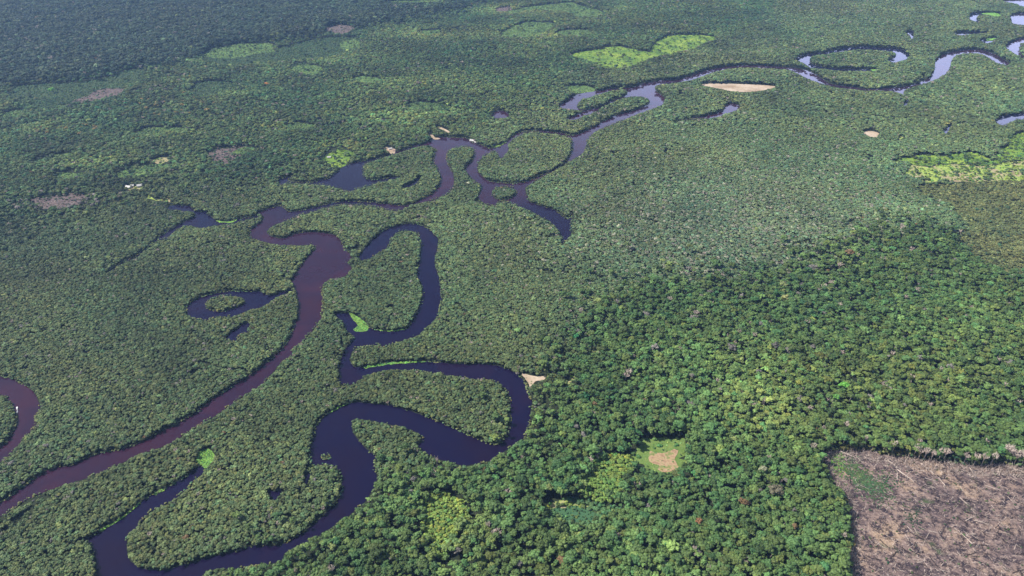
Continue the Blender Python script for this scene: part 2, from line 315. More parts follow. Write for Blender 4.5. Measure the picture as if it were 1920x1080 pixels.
def water_mat(name, c1, c2, rough):
    m, nt, b = new_mat(name)
    c = ramp(nt, noise(nt, .006, 4, .6), [(.35, c1), (.5, c2), (.62, tuple(q*1.2 for q in c1)), (.75, c2)])
    if name == 'river_water':          # clear black water mixes in where two side arms join the brown river
        g = nt.nodes.new('ShaderNodeNewGeometry')
        for (u, v, rad) in ((630, 338, 330), (1050, 432, 260), (545, 338, 200)):
            vd = nt.nodes.new('ShaderNodeVectorMath'); vd.operation = 'DISTANCE'; nt.links.new(g.outputs['Position'], vd.inputs[0]); vd.inputs[1].default_value = (*ground(u, v), .3)
            f = nt.nodes.new('ShaderNodeMapRange'); f.interpolation_type = 'SMOOTHSTEP'; nt.links.new(vd.outputs['Value'], f.inputs[0])
            f.inputs[1].default_value = rad; f.inputs[2].default_value = rad*.5
            c = mix(nt, f.outputs[0], c, (.010, .005, .024))
    nt.links.new(c, b.inputs['Base Color']); b.inputs['Roughness'].default_value = rough; b.inputs['IOR'].default_value = 1.33
    b.inputs['Specular IOR Level'].default_value = .5
    rr = nt.nodes.new('ShaderNodeMapRange'); nt.links.new(noise(nt, .012, 5, .65), rr.inputs[0]); rr.inputs[1].default_value = .42; rr.inputs[2].default_value = .62; rr.inputs[3].default_value = rough; rr.inputs[4].default_value = rough+.05
    nt.links.new(rr.outputs[0], b.inputs['Roughness'])
    bp = nt.nodes.new('ShaderNodeBump'); bp.inputs['Strength'].default_value = .12; bp.inputs['Distance'].default_value = .12
    nt.links.new(noise(nt, .6, 3, .6), bp.inputs['Height']); nt.links.new(bp.outputs[0], b.inputs['Normal'])
    return m
M['river'] = water_mat('river_water', (.034, .010, .023), (.026, .010, .028), .04)
M['lake'] = water_mat('black_water', (.010, .004, .020), (.007, .004, .026), .04)
def foliage(name):
    m, nt, b = new_mat(name)
    a = nt.nodes.new('ShaderNodeAttribute'); a.attribute_type = 'INSTANCER'; a.attribute_name = 'tint'
    tc = nt.nodes.new('ShaderNodeTexCoord')
    n = noise(nt, 4.5, 3, .7, tc.outputs['Object'])
    v = nt.nodes.new('ShaderNodeMapRange'); nt.links.new(n, v.inputs[0])
    v.inputs[1].default_value = .3; v.inputs[2].default_value = .7; v.inputs[3].default_value = .68; v.inputs[4].default_value = 1.4
    vm = nt.nodes.new('ShaderNodeVectorMath'); vm.operation = 'SCALE'
    nt.links.new(a.outputs['Color'], vm.inputs[0]); nt.links.new(v.outputs[0], vm.inputs['Scale'])
    nt.links.new(vm.outputs[0], b.inputs['Base Color']); b.inputs['Roughness'].default_value = .6
    b.inputs['Specular IOR Level'].default_value = .25
    return m
M['leaf'] = foliage('foliage')
M['bark'] = speck('pale_bark', [(.3, (.22, .19, .16)), (.7, (.40, .36, .31))], 1.5, 5)
M['dead'] = speck('dead_wood', [(.3, (.42, .34, .29)), (.7, (.66, .56, .49))], 1.0, 5)
M['char'] = speck('charred_wood', [(.3, (.018, .015, .017)), (.7, (.05, .04, .042))], 1.0, 5)
M['mat'] = speck('floating_plants', [(.3, (.14, .32, .05)), (.7, (.24, .45, .08))], .25, .8, (.55, .8, (.10, .2, .05)), bump=.4)
M['wall'] = speck('painted_boards', [(.3, (.60, .52, .48)), (.7, (.72, .66, .62))], 2, 5)
M['roof'] = speck('sheet_roof', [(.3, (.46, .45, .44)), (.7, (.60, .58, .56))], 1, 5, rough=.5)
M['rust'] = speck('rusty_roof', [(.3, (.35, .22, .17)), (.7, (.50, .36, .29))], 1, 5, rough=.6)
M['door'] = speck('dark_door', [(.3, (.10, .07, .05)), (.7, (.14, .10, .07))], 2, 5)
M['white'] = speck('white_paint', [(.3, (.76, .76, .76)), (.7, (.82, .82, .82))], 2, 5, rough=.4)

# ------------------------------------------------------------------ object helpers
def link_mesh(name, verts, faces, mat, parent=None, col=None):
    me = bpy.data.meshes.new(name); me.from_pydata([tuple(v) for v in verts], [], [tuple(f) for f in faces]); me.update()
    if mat: me.materials.append(mat)
    o = bpy.data.objects.new(name, me)
    (col or scene.collection).objects.link(o)
    if parent: o.parent = parent
    return o
def kind(o, k): o['kind'] = k; return o
def sheet(name, loops, z, mat, k='structure', label=None):
    pts = [[Vector((*ground(u, v), 0)) for u, v in L] for L in loops]
    flat = [p for L in pts for p in L]
    tris = tessellate_polygon(pts)
    vs = [(p.x, p.y, z) for p in flat]
    fs = []
    for t in tris:
        a, b, c = (flat[i] for i in t)
        s = (b-a).cross(c-a).z
        if abs(s) < 1e-6: continue
        fs.append(t if s > 0 else t[::-1])
    o = link_mesh(name, vs, fs, mat); kind(o, k)
    if label: o['label'] = label
    return o

# ------------------------------------------------------------------ ground, water, open ground
G = 22000
go = link_mesh('ground', [(-G, -3000, 0), (G, -3000, 0), (G, 30000, 0), (-G, 30000, 0)], [(0, 1, 2, 3)], M['ground']); kind(go, 'structure')
z = .30
for nm, p, hs, k in SW:
    sheet(nm, [p]+hs, z, M[k]); z += .01
z = .10
PNAME = {'lawn': 'meadow', 'grass': 'grassland', 'dullgrass': 'pasture', 'tan': 'dry_grassland', 'bare': 'bare_soil', 'teal': 'marsh', 'burn': 'burned_clearing', 'burnd': 'burned_plot',
         'sand': 'sandbank', 'scrub': 'scrub_ground', 'young': 'regrowth_ground', 'olive': 'savanna_ground'}
for k, p in SPATCH:
    zz = z if k not in ('sand', 'bare') else z + .35
    sheet(PNAME[k], [p], zz, M[k]); z += .004
z = .55
for p in MATS:
    sheet('floating_plants', [smooth(p)], z, M['mat'], 'stuff'); z += .01

# ------------------------------------------------------------------ tree prototypes (unit crown radius, base at z = 0 of the crown)
def ico(sub):
    bm = bmesh.new(); bmesh.ops.create_icosphere(bm, subdivisions=sub, radius=1)
    v = np.array([x.co[:] for x in bm.verts]); f = [[q.index for q in x.verts] for x in bm.faces]; bm.free(); return v, f
ICO1, ICO2 = ico(1), ico(2)
def add(VS, FS, v, f):
    o = len(VS); VS.extend(map(tuple, v)); FS.extend([tuple(i+o for i in q) for q in f])
def crown_mesh(name, seed, lobes, spread, flat, lobe_r, leaves, leaf, big=.0):
    r = np.random.default_rng(seed); VS, FS = [], []
    cs = []
    for i in range(lobes):
        a = i*2.39996 + r.random()*.8; t = math.sqrt((i+.5)/lobes)
        rad = t*spread*(.65+.6*r.random())
        zc = flat*(1 - .75*t*t) + r.normal()*.13
        lr = lobe_r*(.5+.85*r.random()**1.3)
        c = np.array([rad*math.cos(a), rad*math.sin(a), zc]); cs.append((c, lr))
        v, f = ICO2; n = v*1.0
        d = 1 + .30*(r.random(len(v))-.5) + .16*np.sin(n[:, 0]*5+seed+i)*np.cos(n[:, 1]*6+i)
        w = n*d[:, None]*lr; w[:, 2] *= .8
        add(VS, FS, w + c, f)
    for i in range(leaves):
        c, lr = cs[r.integers(len(cs))]
        n = r.normal(size=3); n[2] = abs(n[2])*.9 - .25; n /= np.linalg.norm(n)
        p = c + n*lr*(.92+.38*r.random())*np.array([1, 1, .8])
        t1 = np.cross(n, r.normal(size=3)); t1 /= np.linalg.norm(t1); t2 = np.cross(n + r.normal(size=3)*.5, t1)
        s = leaf*(.6+.8*r.random()); 
        q = [p-t1*s*.5, p+t2*s*.35+t1*s*.1, p+t1*s*.6, p-t2*s*.4]
        add(VS, FS, q, [(0, 1, 2, 3)])
    me = bpy.data.meshes.new(name); me.from_pydata(VS, [], FS); me.materials.append(M['leaf']); me.update()
    return me
def tube(VS, FS, a, b, ra, rb, n=6):
    a, b = np.array(a, float), np.array(b, float); d = b-a; L = np.linalg.norm(d); d /= L
    u = np.cross(d, [0.3, .2, .93] if abs(d[2]) < .9 else [1, 0, 0]); u /= np.linalg.norm(u); w = np.cross(d, u)
    v = []
    for c, rr in ((a, ra), (b, rb)):
        for k in range(n): t = 2*math.pi*k/n; v.append(c + rr*(u*math.cos(t)+w*math.sin(t)))
    f = [(k, (k+1) % n, n+(k+1) % n, n+k) for k in range(n)] + [tuple(range(n))[::-1], tuple(range(n, 2*n))]
    add(VS, FS, v, f)
def trunk_geo(seed, h0, h1, spread, r0):
    """trunk from the ground (h0 below the crown) with limbs that fan into the crown"""
    r = np.random.default_rng(seed); VS, FS = [], []
    j = np.array([r.normal()*.06, r.normal()*.06, -.1])
    tube(VS, FS, (0, 0, -h0), j, r0, r0*.7)
    for k in range(5):
        a = k*1.257 + r.random(); e = (spread*math.cos(a), spread*math.sin(a), h1*(.6+.4*r.random()))
        m = j + (np.array(e)-j)*.5 + np.array([0, 0, -.08])
        tube(VS, FS, j, m, r0*.55, r0*.4, 5); tube(VS, FS, m, e, r0*.4, r0*.15, 5)
    return VS, FS
PROTO = bpy.data.collections.new('tree_kinds')          # never linked: the forest points at it
protos = []
def proto(name, crown_me, trunk=None, trunk_mat='bark'):
    VS = [tuple(v.co) for v in crown_me.vertices] if crown_me else []; FS = [tuple(p.vertices) for p in crown_me.polygons] if crown_me else []
    nf = len(FS)
    if trunk: add(VS, FS, trunk[0], trunk[1])
    me = bpy.data.meshes.new(name); me.from_pydata(VS, [], FS); me.materials.append(M['leaf']); me.materials.append(M[trunk_mat])
    me.polygons.foreach_set('material_index', [0]*nf + [1]*(len(FS)-nf)); me.update()
    o = bpy.data.objects.new(name, me); PROTO.objects.link(o); protos.append(o)
def bare_tree(seed):
    r = np.random.default_rng(seed); VS, FS = [], []
    tube(VS, FS, (0, 0, -1.6), (0.03, 0, -.3), .09, .07)
    for k in range(8):
        a = k*.9 + r.random()*.5; s = .3+.5*r.random()
        m = (s*.5*math.cos(a), s*.5*math.sin(a), .1+.25*r.random()); tube(VS, FS, (0.03, 0, -.35), m, .06, .045, 4)
        for q in range(4):
            b = a + r.normal()*.6; e = (m[0]+.5*math.cos(b)*r.random(), m[1]+.5*math.sin(b)*r.random(), m[2]+.2+.4*r.random())
            tube(VS, FS, m, e, .045, .03, 4)
            for t in range(2):
                e2 = tuple(np.array(e)+r.normal(size=3)*.13+np.array([0, 0, .1])); tube(VS, FS, e, e2, .035, .02, 3)
    return VS, FS
def palm_mesh(seed):
    r = np.random.default_rng(seed); VS, FS = [], []
    for k in range(14):
        a = k*2.4; lift = .2 + .8*r.random(); d = np.array([math.cos(a), math.sin(a), 0]); s = np.array([-math.sin(a), math.cos(a), 0])
        pr = None
        for q in range(4):
            t = (q+1)/4; c = d*t + np.array([0, 0, lift*t*.9 - 1.1*t*t*.8]); w = .2*math.sin(math.pi*min(1, t*.9+.15))
            cur = (c - s*w + np.array([0, 0, -.05]), c, c + s*w + np.array([0, 0, -.05]))
            if pr is None: pr = (np.zeros(3),)*3
            add(VS, FS, [pr[0], pr[1], cur[1], cur[0]], [(0, 1, 2, 3)]); add(VS, FS, [pr[1], pr[2], cur[2], cur[1]], [(0, 1, 2, 3)])
            pr = cur
    me = bpy.data.meshes.new('palm'); me.from_pydata(VS, [], FS); me.materials.append(M['leaf']); me.update(); return me
broad = [crown_mesh('crown', 10+i, 17+3*i, .80, .46, .26, 620, .17) for i in range(5)]
rnd = [crown_mesh('crown', 30+i, 10+i, .74, .45, .33, 330, .24) for i in range(4)]
shr = [crown_mesh('crown', 50+i, 6, .6, .3, .42, 130, .34) for i in range(2)]
for i, m in enumerate(broad): proto('a%d_broad' % i, m, trunk_geo(60+i, 1.5, .4, .6, .05))
for i, m in enumerate(rnd): proto('b%d_round' % i, m, trunk_geo(70+i, 1.3, .5, .45, .05))
for i, m in enumerate(shr): proto('c%d_shrub' % i, m)
proto('d0_bare', None, bare_tree(5), 'dead'); proto('d1_bare', None, bare_tree(6), 'dead')
palm = palm_mesh(3); proto('e0_palm', palm, trunk_geo(80, 2.0, .05, .04, .05))
BROAD, ROUND, SHRUB, BARE, PALM = (0, 5), (5, 9), (9, 11), (11, 13), 13

# ------------------------------------------------------------------ scatter
def grid(y0, y1, sp):
    ys = np.arange(y0, y1, sp*.866); out = []
    for k, y in enumerate(ys):
        hw = (y*CP + H*SP)*.692 + 90
        xs = np.arange(-hw, hw, sp) + (sp/2 if k & 1 else 0)
        out.append(np.stack([xs, np.full_like(xs, y)], 1))
    p = np.concatenate(out); p += rng.uniform(-.42, .42, p.shape)*sp
    return p
def pick(n, r): return rng.integers(r[0], r[1], n)
ROWS = []            # x, y, crown radius xy, z-scale, crown base height, idx, tint(3)
def jit(u, v, a=7):
    return u + (N1.fbm(u*.04, v*.08)-.5)*2*a*1.6, v + (N2.fbm(u*.04, v*.08)-.5)*2*a
def blocked(x, y, h, r, mask):
    """seen from the air, neither the foot, the top nor the flanks of a tree may stand over the water"""
    bad = np.zeros(len(x), bool)
    for dx, hh in ((0, 0), (0, .5), (0, .92), (-.75, .55), (.75, .55)):
        u, v, d = project(x + dx*r, y, h*hh); bad |= look(mask, u, v) > 0
    return bad
def tints(base, n, x, y, var=.16, hue=.12, patch=.3, sc=.006):
    b = np.array(base)[None, :]*np.ones((n, 1))
    k = np.exp(rng.normal(0, var, n))*(1 + patch*(N3.fbm(x*sc, y*sc)-.5)*2)
    b = b*k[:, None]; w = rng.normal(0, hue, n) + (N4.fbm(x*sc*.6, y*sc*.6)-.5)*hue*3
    b[:, 0] *= 1 + w; b[:, 2] *= 1 - .5*w
    return b
OPEN = (PM > 0) & (PM < 9)
MM = np.zeros_like(PM)
for p in MATS: fill(MM, smooth(p), 1)
OPEN |= (MM > 0)
openm = OPEN.astype(np.uint8)
strictm = (np.isin(PM, [3, 4, 5, 6, 8]) | (MM > 0)).astype(np.uint8); tmp = np.zeros_like(PM)
for k_, p_ in SPATCH:
    if k_ == 'lawn': fill(tmp, p_, 1)
strictm |= tmp
def emit(p, zsel, base, r0, r1, h0, h1, protosr, ymin, ymax, gap=.05, var=.16, hue=.12, patch=.3, special=.02):
    x, y = p[:, 0], p[:, 1]
    k = (y >= ymin) & (y < ymax); x, y = x[k], y[k]
    u, v, d = project(x, y, 0); ju, jv = jit(u, v)
    g_ = rng.normal(0, 1, (2, len(u)))*np.clip(v/500, .25, 1)*np.where(u > 1750, 8, 55); zone = look(ZM, ju+g_[0], jv+g_[1]*.5); pm = look(PM, u, v)
    fe = np.where(u > 1500, 3., 7.)*np.clip(v/400, .3, 1); pmj = look(PM, u + rng.normal(0, 1, len(u))*fe, v + rng.normal(0, .5, len(u))*fe)
    k = (zone == zsel) & ~((pmj > 0) | ((pm > 0) & (pm < 9) & (pm != 2) & (pm != 6) & (pm != 7))); x, y, u, v = x[k], y[k], u[k], v[k]
    n = len(x)
    hn = N2.fbm(x*.012, y*.012)
    h = h0 + (h1-h0)*np.clip(.55*rng.random(n) + .9*(hn-.25), 0, 1.2)
    r = r0 + (r1-r0)*rng.random(n)**1.6
    if zsel == 0: h = h*(1 + .9*np.clip((y-1900)/1100, 0, 1))
    keep = rng.random(n) > gap*2*np.clip(N4.fbm(x*.02, y*.02)*2-.5, 0, 1.6)
    seam = np.abs(N3.fbm(x*.0065+3, y*.0065, 3) - .5); keep &= ~((seam < .006) & (N4(x*.006, y*.006) > .45))
    if zsel == 1 or zsel == 2:
        em = rng.random(n) < .05; r = np.where(em, r*1.32, r); h = np.where(em, h+6, h)
    x, y, h, r = x[keep], y[keep], h[keep], r[keep]
    bad = blocked(x, y, h, r, WM) | blocked(x, y, h*.6, r*.2, openm) | blocked(x, y, h, r*.5, strictm)
    low = np.where(bad)[0]; h2 = h.copy(); r2 = r.copy()
    h2[low] *= .42; r2[low] *= .6
    bad2 = np.zeros(len(x), bool)
    bad2[low] = blocked(x[low], y[low], h2[low], r2[low], WM) | blocked(x[low], y[low], h2[low]*.6, r2[low]*.3, openm) | blocked(x[low], y[low], h2[low]*.8, r2[low]*.3, strictm)
    g = ~bad2; x, y, h, r = x[g], y[g], h2[g], r2[g]
    n = len(x); idx = pick(n, protosr)
    tn = tints(base, n, x, y, var, hue, patch)
    uu, vv, dd = project(x, y, h)
    if zsel == 0:
        w = np.exp(-((uu-1380)/330)**2 - ((vv-430)/130)**2); tn *= (1 + .22*w + .22*np.clip((uu-700)/1200, -.6, 1))[:, None]; tn[:, 2] *= 1 + .35*w
        q = rng.random(n) < .16*w; tn[q] = np.array([.24, .24, .17])*np.exp(rng.normal(0, .25, (int(q.sum()), 1)))
    if zsel == 1:
        for cu, cv, su, sv, a in ((1460,775,50,45,.75),(1400,740,80,50,.4),(845,985,70,60,.8),(1690,780,110,60,.25),(1130,900,60,60,.3)):
            w = a*np.exp(-((uu-cu)/su)**2 - ((vv-cv)/sv)**2); tn *= (1+w)[:, None]; tn[:, 0] *= 1+.2*w
        tn[:, 1] *= np.where(vv > 900, .97, 1)
    if zsel == 3:
        for cu, cv, su, sv, a in ((470,100,90,16,.5),(225,150,60,14,.5),(400,165,50,12,.5),(610,90,60,20,.5),(810,60,60,10,.6),(1000,16,120,9,.7),(290,245,70,9,.45),(560,235,50,8,.4),
                                  (790,200,60,12,.6),(655,268,55,12,.6),(740,215,60,14,.3),(150,300,50,8,.5),(500,205,60,8,.3),(680,150,90,12,.2),(1010,55,70,12,.5),(330,195,45,9,.35),(60,235,60,8,.3)):
            w = a*np.exp(-((uu-cu)/su)**2 - ((vv-cv)/sv)**2); tn *= (1+1.7*w)[:, None]; tn[:, 0] *= 1+.25*w; h = h*(1-.5*w); r = r*(1-.25*w)
        w = np.exp(-((uu-120)/60)**2 - ((vv-376)/12)**2); q = rng.random(n) < .75*w; tn[q] = np.array([.24, .21, .19])*np.exp(rng.normal(0, .25, (int(q.sum()), 1))); idx[q] = np.where(rng.random(int(q.sum())) < .4, 11, idx[q])
        w = np.exp(-((uu-340)/60)**2 - ((vv-195)/16)**2) + np.exp(-((uu-130)/60)**2 - ((vv-236)/8)**2); q = rng.random(n) < .09*w; tn[q] = (.30, .21, .06)
    s = rng.random(n)
    q = s < special*.35; idx[q] = pick(int(q.sum()), BARE)
    q = (s > special*.35) & (s < special*.6); tn[q] = np.array([.16, .20, .06])*np.exp(rng.normal(0, .2, (int(q.sum()), 1)))
    q = (s > special*.6) & (s < special*.85); tn[q] = np.array([.16, .15, .13])*np.exp(rng.normal(0, .2, (int(q.sum()), 1)))
    q = (s > special*.97) & (s < special); tn[q] = np.array([.17, .11, .05])
    ROWS.append(np.column_stack([x, y, r, h, idx, tn]))
Z0C, Z1C, Z2C, Z3C = (.108, .153, .057), (.090, .150, .040), (.054, .086, .040), (.092, .148, .046)
Y0, Y1 = 560, 5600
A = grid(Y0, 1500, 4.7); B = grid(1500, 2500, 6.0); C_ = grid(2500, Y1, 9.0)
for p, y0, y1, k in ((A, Y0, 1500, 1), (B, 1500, 2500, 1.25), (C_, 2500, Y1, 1.75)):
    emit(p, 0, Z0C, 2.1*k, 5.6*k, 5, 10.5, (3, 9), y0, y1, gap=.07, var=.25, patch=.45, special=.035)
A = grid(Y0, 1500, 7.6); B = grid(1500, 2500, 9.5); C2 = grid(2500, Y1, 11.5)
for p, y0, y1, k in ((A, Y0, 1500, 1), (B, 1500, 2500, 1.1), (C2, 2500, Y1, 1.3)):
    emit(p, 1, Z1C, 3.4*k, 9.8*k, 12, 26, (0, 7), y0, y1, gap=.11, var=.26, hue=.13, patch=.35, special=.03)
    emit(p, 2, Z2C, 5.0*k, 9.5*k, 16, 36, BROAD, y0, y1, gap=.07, var=.38, hue=.12, special=.02)
    emit(p, 3, Z3C, 3.8*k, 7.8*k, 8, 19, BROAD, y0, y1, gap=.07, var=.28, hue=.18, patch=.6, special=.03)
# low growth in the opened ground
def low(p, kinds, base, r0, r1, h0, h1, dens, protosr=SHRUB, var=.2, hue=.15, patch=.4, tall=0):
    x, y = p[:, 0], p[:, 1]; u, v, d = project(x, y, 0); pm = look(PM, u, v)
    k = np.isin(pm, [KINDS[q] for q in kinds]) & (rng.random(len(x)) < dens); x, y = x[k], y[k]
    n = len(x); r = rng.uniform(r0, r1, n); h = rng.uniform(h0, h1, n)
    g = ~blocked(x, y, h, r, WM); x, y, r, h = x[g], y[g], r[g], h[g]; n = len(x)
    ROWS.append(np.column_stack([x, y, r, h, pick(n, protosr), tints(base, n, x, y, var, hue, patch, .02)]))
LA = grid(Y0, 1700, 4.5); LB = np.concatenate([grid(1700, 2800, 6.5), grid(2800, Y1, 10)]); ALLP = np.concatenate([LA, LB])
low(ALLP, ['scrub'], (.075, .15, .055), 2.6, 5.5, 2, 5, .8)
low(LA, ['young'], (.17, .255, .055), 2.4, 4.4, 5, 9, 1.0, ROUND)
low(LA, ['young'], (.11, .18, .04), 1.5, 3.0, 6, 11, .05, (PALM, PALM+1))
low(ALLP, ['olive'], (.140, .158, .058), 1.6, 5.0, 1.0, 4.5, .8, ROUND, .3, .07, .3)
low(ALLP, ['olive'], (.08, .11, .045), 3, 6.0, 4.0, 8, .05, ROUND)
low(ALLP, ['grass', 'dullgrass', 'tan'], (.08, .15, .04), 1.6, 5.2, 1, 4, .10)
low(LB, ['dullgrass'], (.11, .18, .06), 3, 7.5, .8, 3.5, .75)
low(LB, ['dullgrass', 'burnd', 'scrub', 'grass', 'tan'], (.08, .13, .05), 4, 9, 6, 12, .035, ROUND)
low(ALLP, ['grass', 'tan'], (.17, .27, .045), 3, 7.5, .8, 2.5, .3)
low(ALLP, ['tan', 'grass'], (.08, .13, .04), 3, 7, 2, 5, .05)
low(LA, ['bare'], (.12, .19, .05), 1.2, 2.6, .6, 1.5, .22)
low(LA, ['sand'], (.15, .18, .07), 1.0, 2.4, .6, 1.8, .2)
low(LA, ['lawn'], (.17, .25, .07), 1.2, 3, .5, 1.2, .3)
low(LA, ['teal'], (.06, .14, .05), 1.2, 2.6, .8, 2, .6); low(LA, ['teal'], (.12, .19, .05), 1.5, 3, 1, 3, .1)
for yy0, yy1, spm in ((Y0, 1700, 2.2), (1700, Y1, 7)):
    p_ = grid(yy0, yy1, spm); u_, v_, d_ = project(p_[:, 0], p_[:, 1], 0); k_ = look(MM, u_, v_) > 0; p_ = p_[k_]; n_ = len(p_)
    ROWS.append(np.column_stack([p_[:, 0], p_[:, 1], rng.uniform(.5, .9, n_)*spm, rng.uniform(.9, 1.5, n_), pick(n_, SHRUB), tints((.17, .33, .07), n_, p_[:, 0], p_[:, 1], .3, .2, .5, .05)]))
low(ALLP, ['burnd'], (.06, .09, .04), 2, 4, 1.5, 4, .3); low(ALLP, ['burnd'], (.1, .1, .1), 3, 5, 5, 9, .12, BARE)
low(LA, ['burn'], (.06, .10, .035), 1.2, 2.6, .8, 2, .03)
def tuft(cu, cv, su, sv, n, c, ang=0):
    u = rng.normal(0, 1, n)*su; v = rng.normal(0, 1, n)*sv + u*ang; u += cu; v += cv
    k = look(PM, u, v) == 6; u, v = u[k], v[k]; x, y = ground(u, v); n = len(u)
    ROWS.append(np.column_stack([x, y, rng.uniform(.8, 2.2, n), rng.uniform(.5, 1.4, n), pick(n, SHRUB), tints(c, n, x, y, .2, .15, .3, .02)]))
tuft(1570, 868, 8, 12, 260, (.14, .26, .05)); tuft(1615, 898, 26, 13, 1100, (.07, .12, .045), .7); tuft(1712, 968, 10, 12, 90, (.04, .08, .035)); tuft(1660, 905, 14, 12, 120, (.06, .10, .04))
# reeds and low bushes standing along the shore
er = WM.copy()
for dx, dy in ((3, 0), (-3, 0), (0, 2), (0, -2), (2, 1), (-2, 1), (2, -1), (-2, -1)): er &= np.roll(np.roll(WM, dx, 1), dy, 0)
shore = (WM > 0) & (er == 0)
p_ = np.concatenate([grid(Y0, 1500, 2.6), grid(1500, 2600, 4.2)]); u_, v_, d_ = project(p_[:, 0], p_[:, 1], 0)
nn = N4.fbm(u_*.02+40, v_*.03, 3); k_ = (look(shore, u_, v_) > 0) & (rng.random(len(u_)) < np.clip((nn-.46)*7, .02, .9)); p_ = p_[k_]; n_ = len(p_)
ROWS.append(np.column_stack([p_[:, 0], p_[:, 1], rng.uniform(1.2, 2.8, n_), rng.uniform(.8, 3.4, n_), pick(n_, SHRUB), tints((.14, .18, .07), n_, p_[:, 0], p_[:, 1], .25, .2, .4, .02)]))
# bushes that hide the foot of the wall round the burned clearing
p_ = grid(Y0, 1500, 3.5); u_, v_, d_ = project(p_[:, 0], p_[:, 1], 0)
k_ = (look(PM, u_, v_) != 6) & ((look(PM, u_+9, v_+2) == 6) | (look(PM, u_+3, v_+11) == 6)) & (rng.random(len(u_)) < .55); p_ = p_[k_]; n_ = len(p_)
ROWS.append(np.column_stack([p_[:, 0], p_[:, 1], rng.uniform(1.8, 3.6, n_), rng.uniform(2, 7, n_), pick(n_, ROUND), tints((.12, .15, .055), n_, p_[:, 0], p_[:, 1], .3, .25, .4, .02)]))
T = np.concatenate(ROWS)

# ------------------------------------------------------------------ the nearest trees become things of their own
tx, ty, tr, th, ti = T[:, 0], T[:, 1], T[:, 2], T[:, 3], T[:, 4]
U, V, D = project(tx, ty, th*.8)
size = tr/D
ok = (U > 8) & (U < 1912) & (V > 20) & (V < 1072) & (ti < 5) & (th > 10)
order = np.argsort(-np.where(ok, size, 0))[:276]
is_ind = np.zeros(len(T), bool); is_ind[order] = True
zr = np.array([.78, .78, .78, .78, .78, .72, .72, .72, .72, .7, .7, 1, 1, .9])

def scale_rot(n): return rng.uniform(0, 2*math.pi, n)
ROT = scale_rot(len(T))
def crown_params(r, h, idx):
    sz = r*zr[idx]                       # vertical scale
    top = {0: .72}.get(0)
    base = h - sz*.75                    # local z = 0 of the crown sits here
    return sz, base
S = T[~is_ind]; sr = ROT[~is_ind]; si = S[:, 4].astype(int)
ssz = S[:, 2]*zr[si]; sbase = S[:, 3] - ssz*.75
isb = (si >= 11); ssz[isb] = S[isb, 3]/2.4; sbase[isb] = ssz[isb]*1.6
isp = (si == PALM); ssz[isp] = S[isp, 3]/2.2; sbase[isp] = ssz[isp]*1.9
me = bpy.data.meshes.new('forest'); me.from_pydata(np.column_stack([S[:, 0], S[:, 1], sbase]).tolist(), [], [])
def attr(nm, typ, data, key):
    a = me.attributes.new(nm, typ, 'POINT'); a.data.foreach_set(key, np.ascontiguousarray(data).ravel())
attr('idx', 'INT', si.astype(np.int32), 'value')
attr('rot', 'FLOAT_VECTOR', np.column_stack([rng.normal(0, .13, len(S)), rng.normal(0, .13, len(S)), sr]).astype(np.float32), 'vector')
attr('scl', 'FLOAT_VECTOR', np.column_stack([S[:, 2], S[:, 2]*rng.uniform(.75, 1.3, len(S)), ssz]).astype(np.float32), 'vector')
attr('tint', 'FLOAT_VECTOR', S[:, 5:8].astype(np.float32), 'vector')
fo = bpy.data.objects.new('forest', me); scene.collection.objects.link(fo); kind(fo, 'stuff')
fo['label'] = 'dense rainforest canopy covering the whole river plain'
ng = bpy.data.node_groups.new('forest_scatter', 'GeometryNodeTree')
ng.interface.new_socket('Geometry', in_out='INPUT', socket_type='NodeSocketGeometry'); ng.interface.new_socket('Geometry', in_out='OUTPUT', socket_type='NodeSocketGeometry')
gi = ng.nodes.new('NodeGroupInput'); gout = ng.nodes.new('NodeGroupOutput')
iop = ng.nodes.new('GeometryNodeInstanceOnPoints'); ci = ng.nodes.new('GeometryNodeCollectionInfo')
ci.inputs['Collection'].default_value = PROTO; ci.inputs['Separate Children'].default_value = True; ci.inputs['Reset Children'].default_value = True
def named(nm, dt):
    n = ng.nodes.new('GeometryNodeInputNamedAttribute'); n.data_type = dt; n.inputs[0].default_value = nm; return n.outputs[0]
e2r = ng.nodes.new('FunctionNodeEulerToRotation')
L = ng.links.new
L(gi.outputs[0], iop.inputs['Points']); L(ci.outputs[0], iop.inputs['Instance']); iop.inputs['Pick Instance'].default_value = True
L(named('idx', 'INT'), iop.inputs['Instance Index']); L(named('rot', 'FLOAT_VECTOR'), e2r.inputs[0]); L(e2r.outputs[0], iop.inputs['Rotation'])
L(named('scl', 'FLOAT_VECTOR'), iop.inputs['Scale']); L(iop.outputs[0], gout.inputs[0])
md = fo.modifiers.new('scatter', 'NODES'); md.node_group = ng
print('TREES', len(T), 'stuff', len(S))

def thing(name, label, cat, loc, rz=0, group=None):
    o = bpy.data.objects.new(name, None); scene.collection.objects.link(o); o.location = loc; o.rotation_euler = (0, 0, rz)
    o.empty_display_size = 2; o['label'] = label; o['category'] = cat
    if group: o['group'] = group
    return o
trunk_me = []
for i in range(5):
    VS, FS = trunk_geo(60+i, 1.5, .4, .6, .05); m = bpy.data.meshes.new('trunk'); m.from_pydata(VS, [], FS); m.materials.append(M['bark']); trunk_me.append(m)
def tree(x, y, r, h, i, tint, rz, label, cat='tree', group=None, name='rainforest_tree'):
    t = thing(name, label, cat, (x, y, 0), rz, group)
    s = r*.78; base = h - s*.75
    c = bpy.data.objects.new('crown', broad[i]); scene.collection.objects.link(c); c.parent = t
    c.location = (0, 0, base); c.scale = (r, r, s); c['tint'] = [float(q) for q in tint]
    k = bpy.data.objects.new('trunk', trunk_me[i]); scene.collection.objects.link(k); k.parent = t
    k.location = (0, 0, base); k.scale = (r, r, max(s, base/1.5)); return t
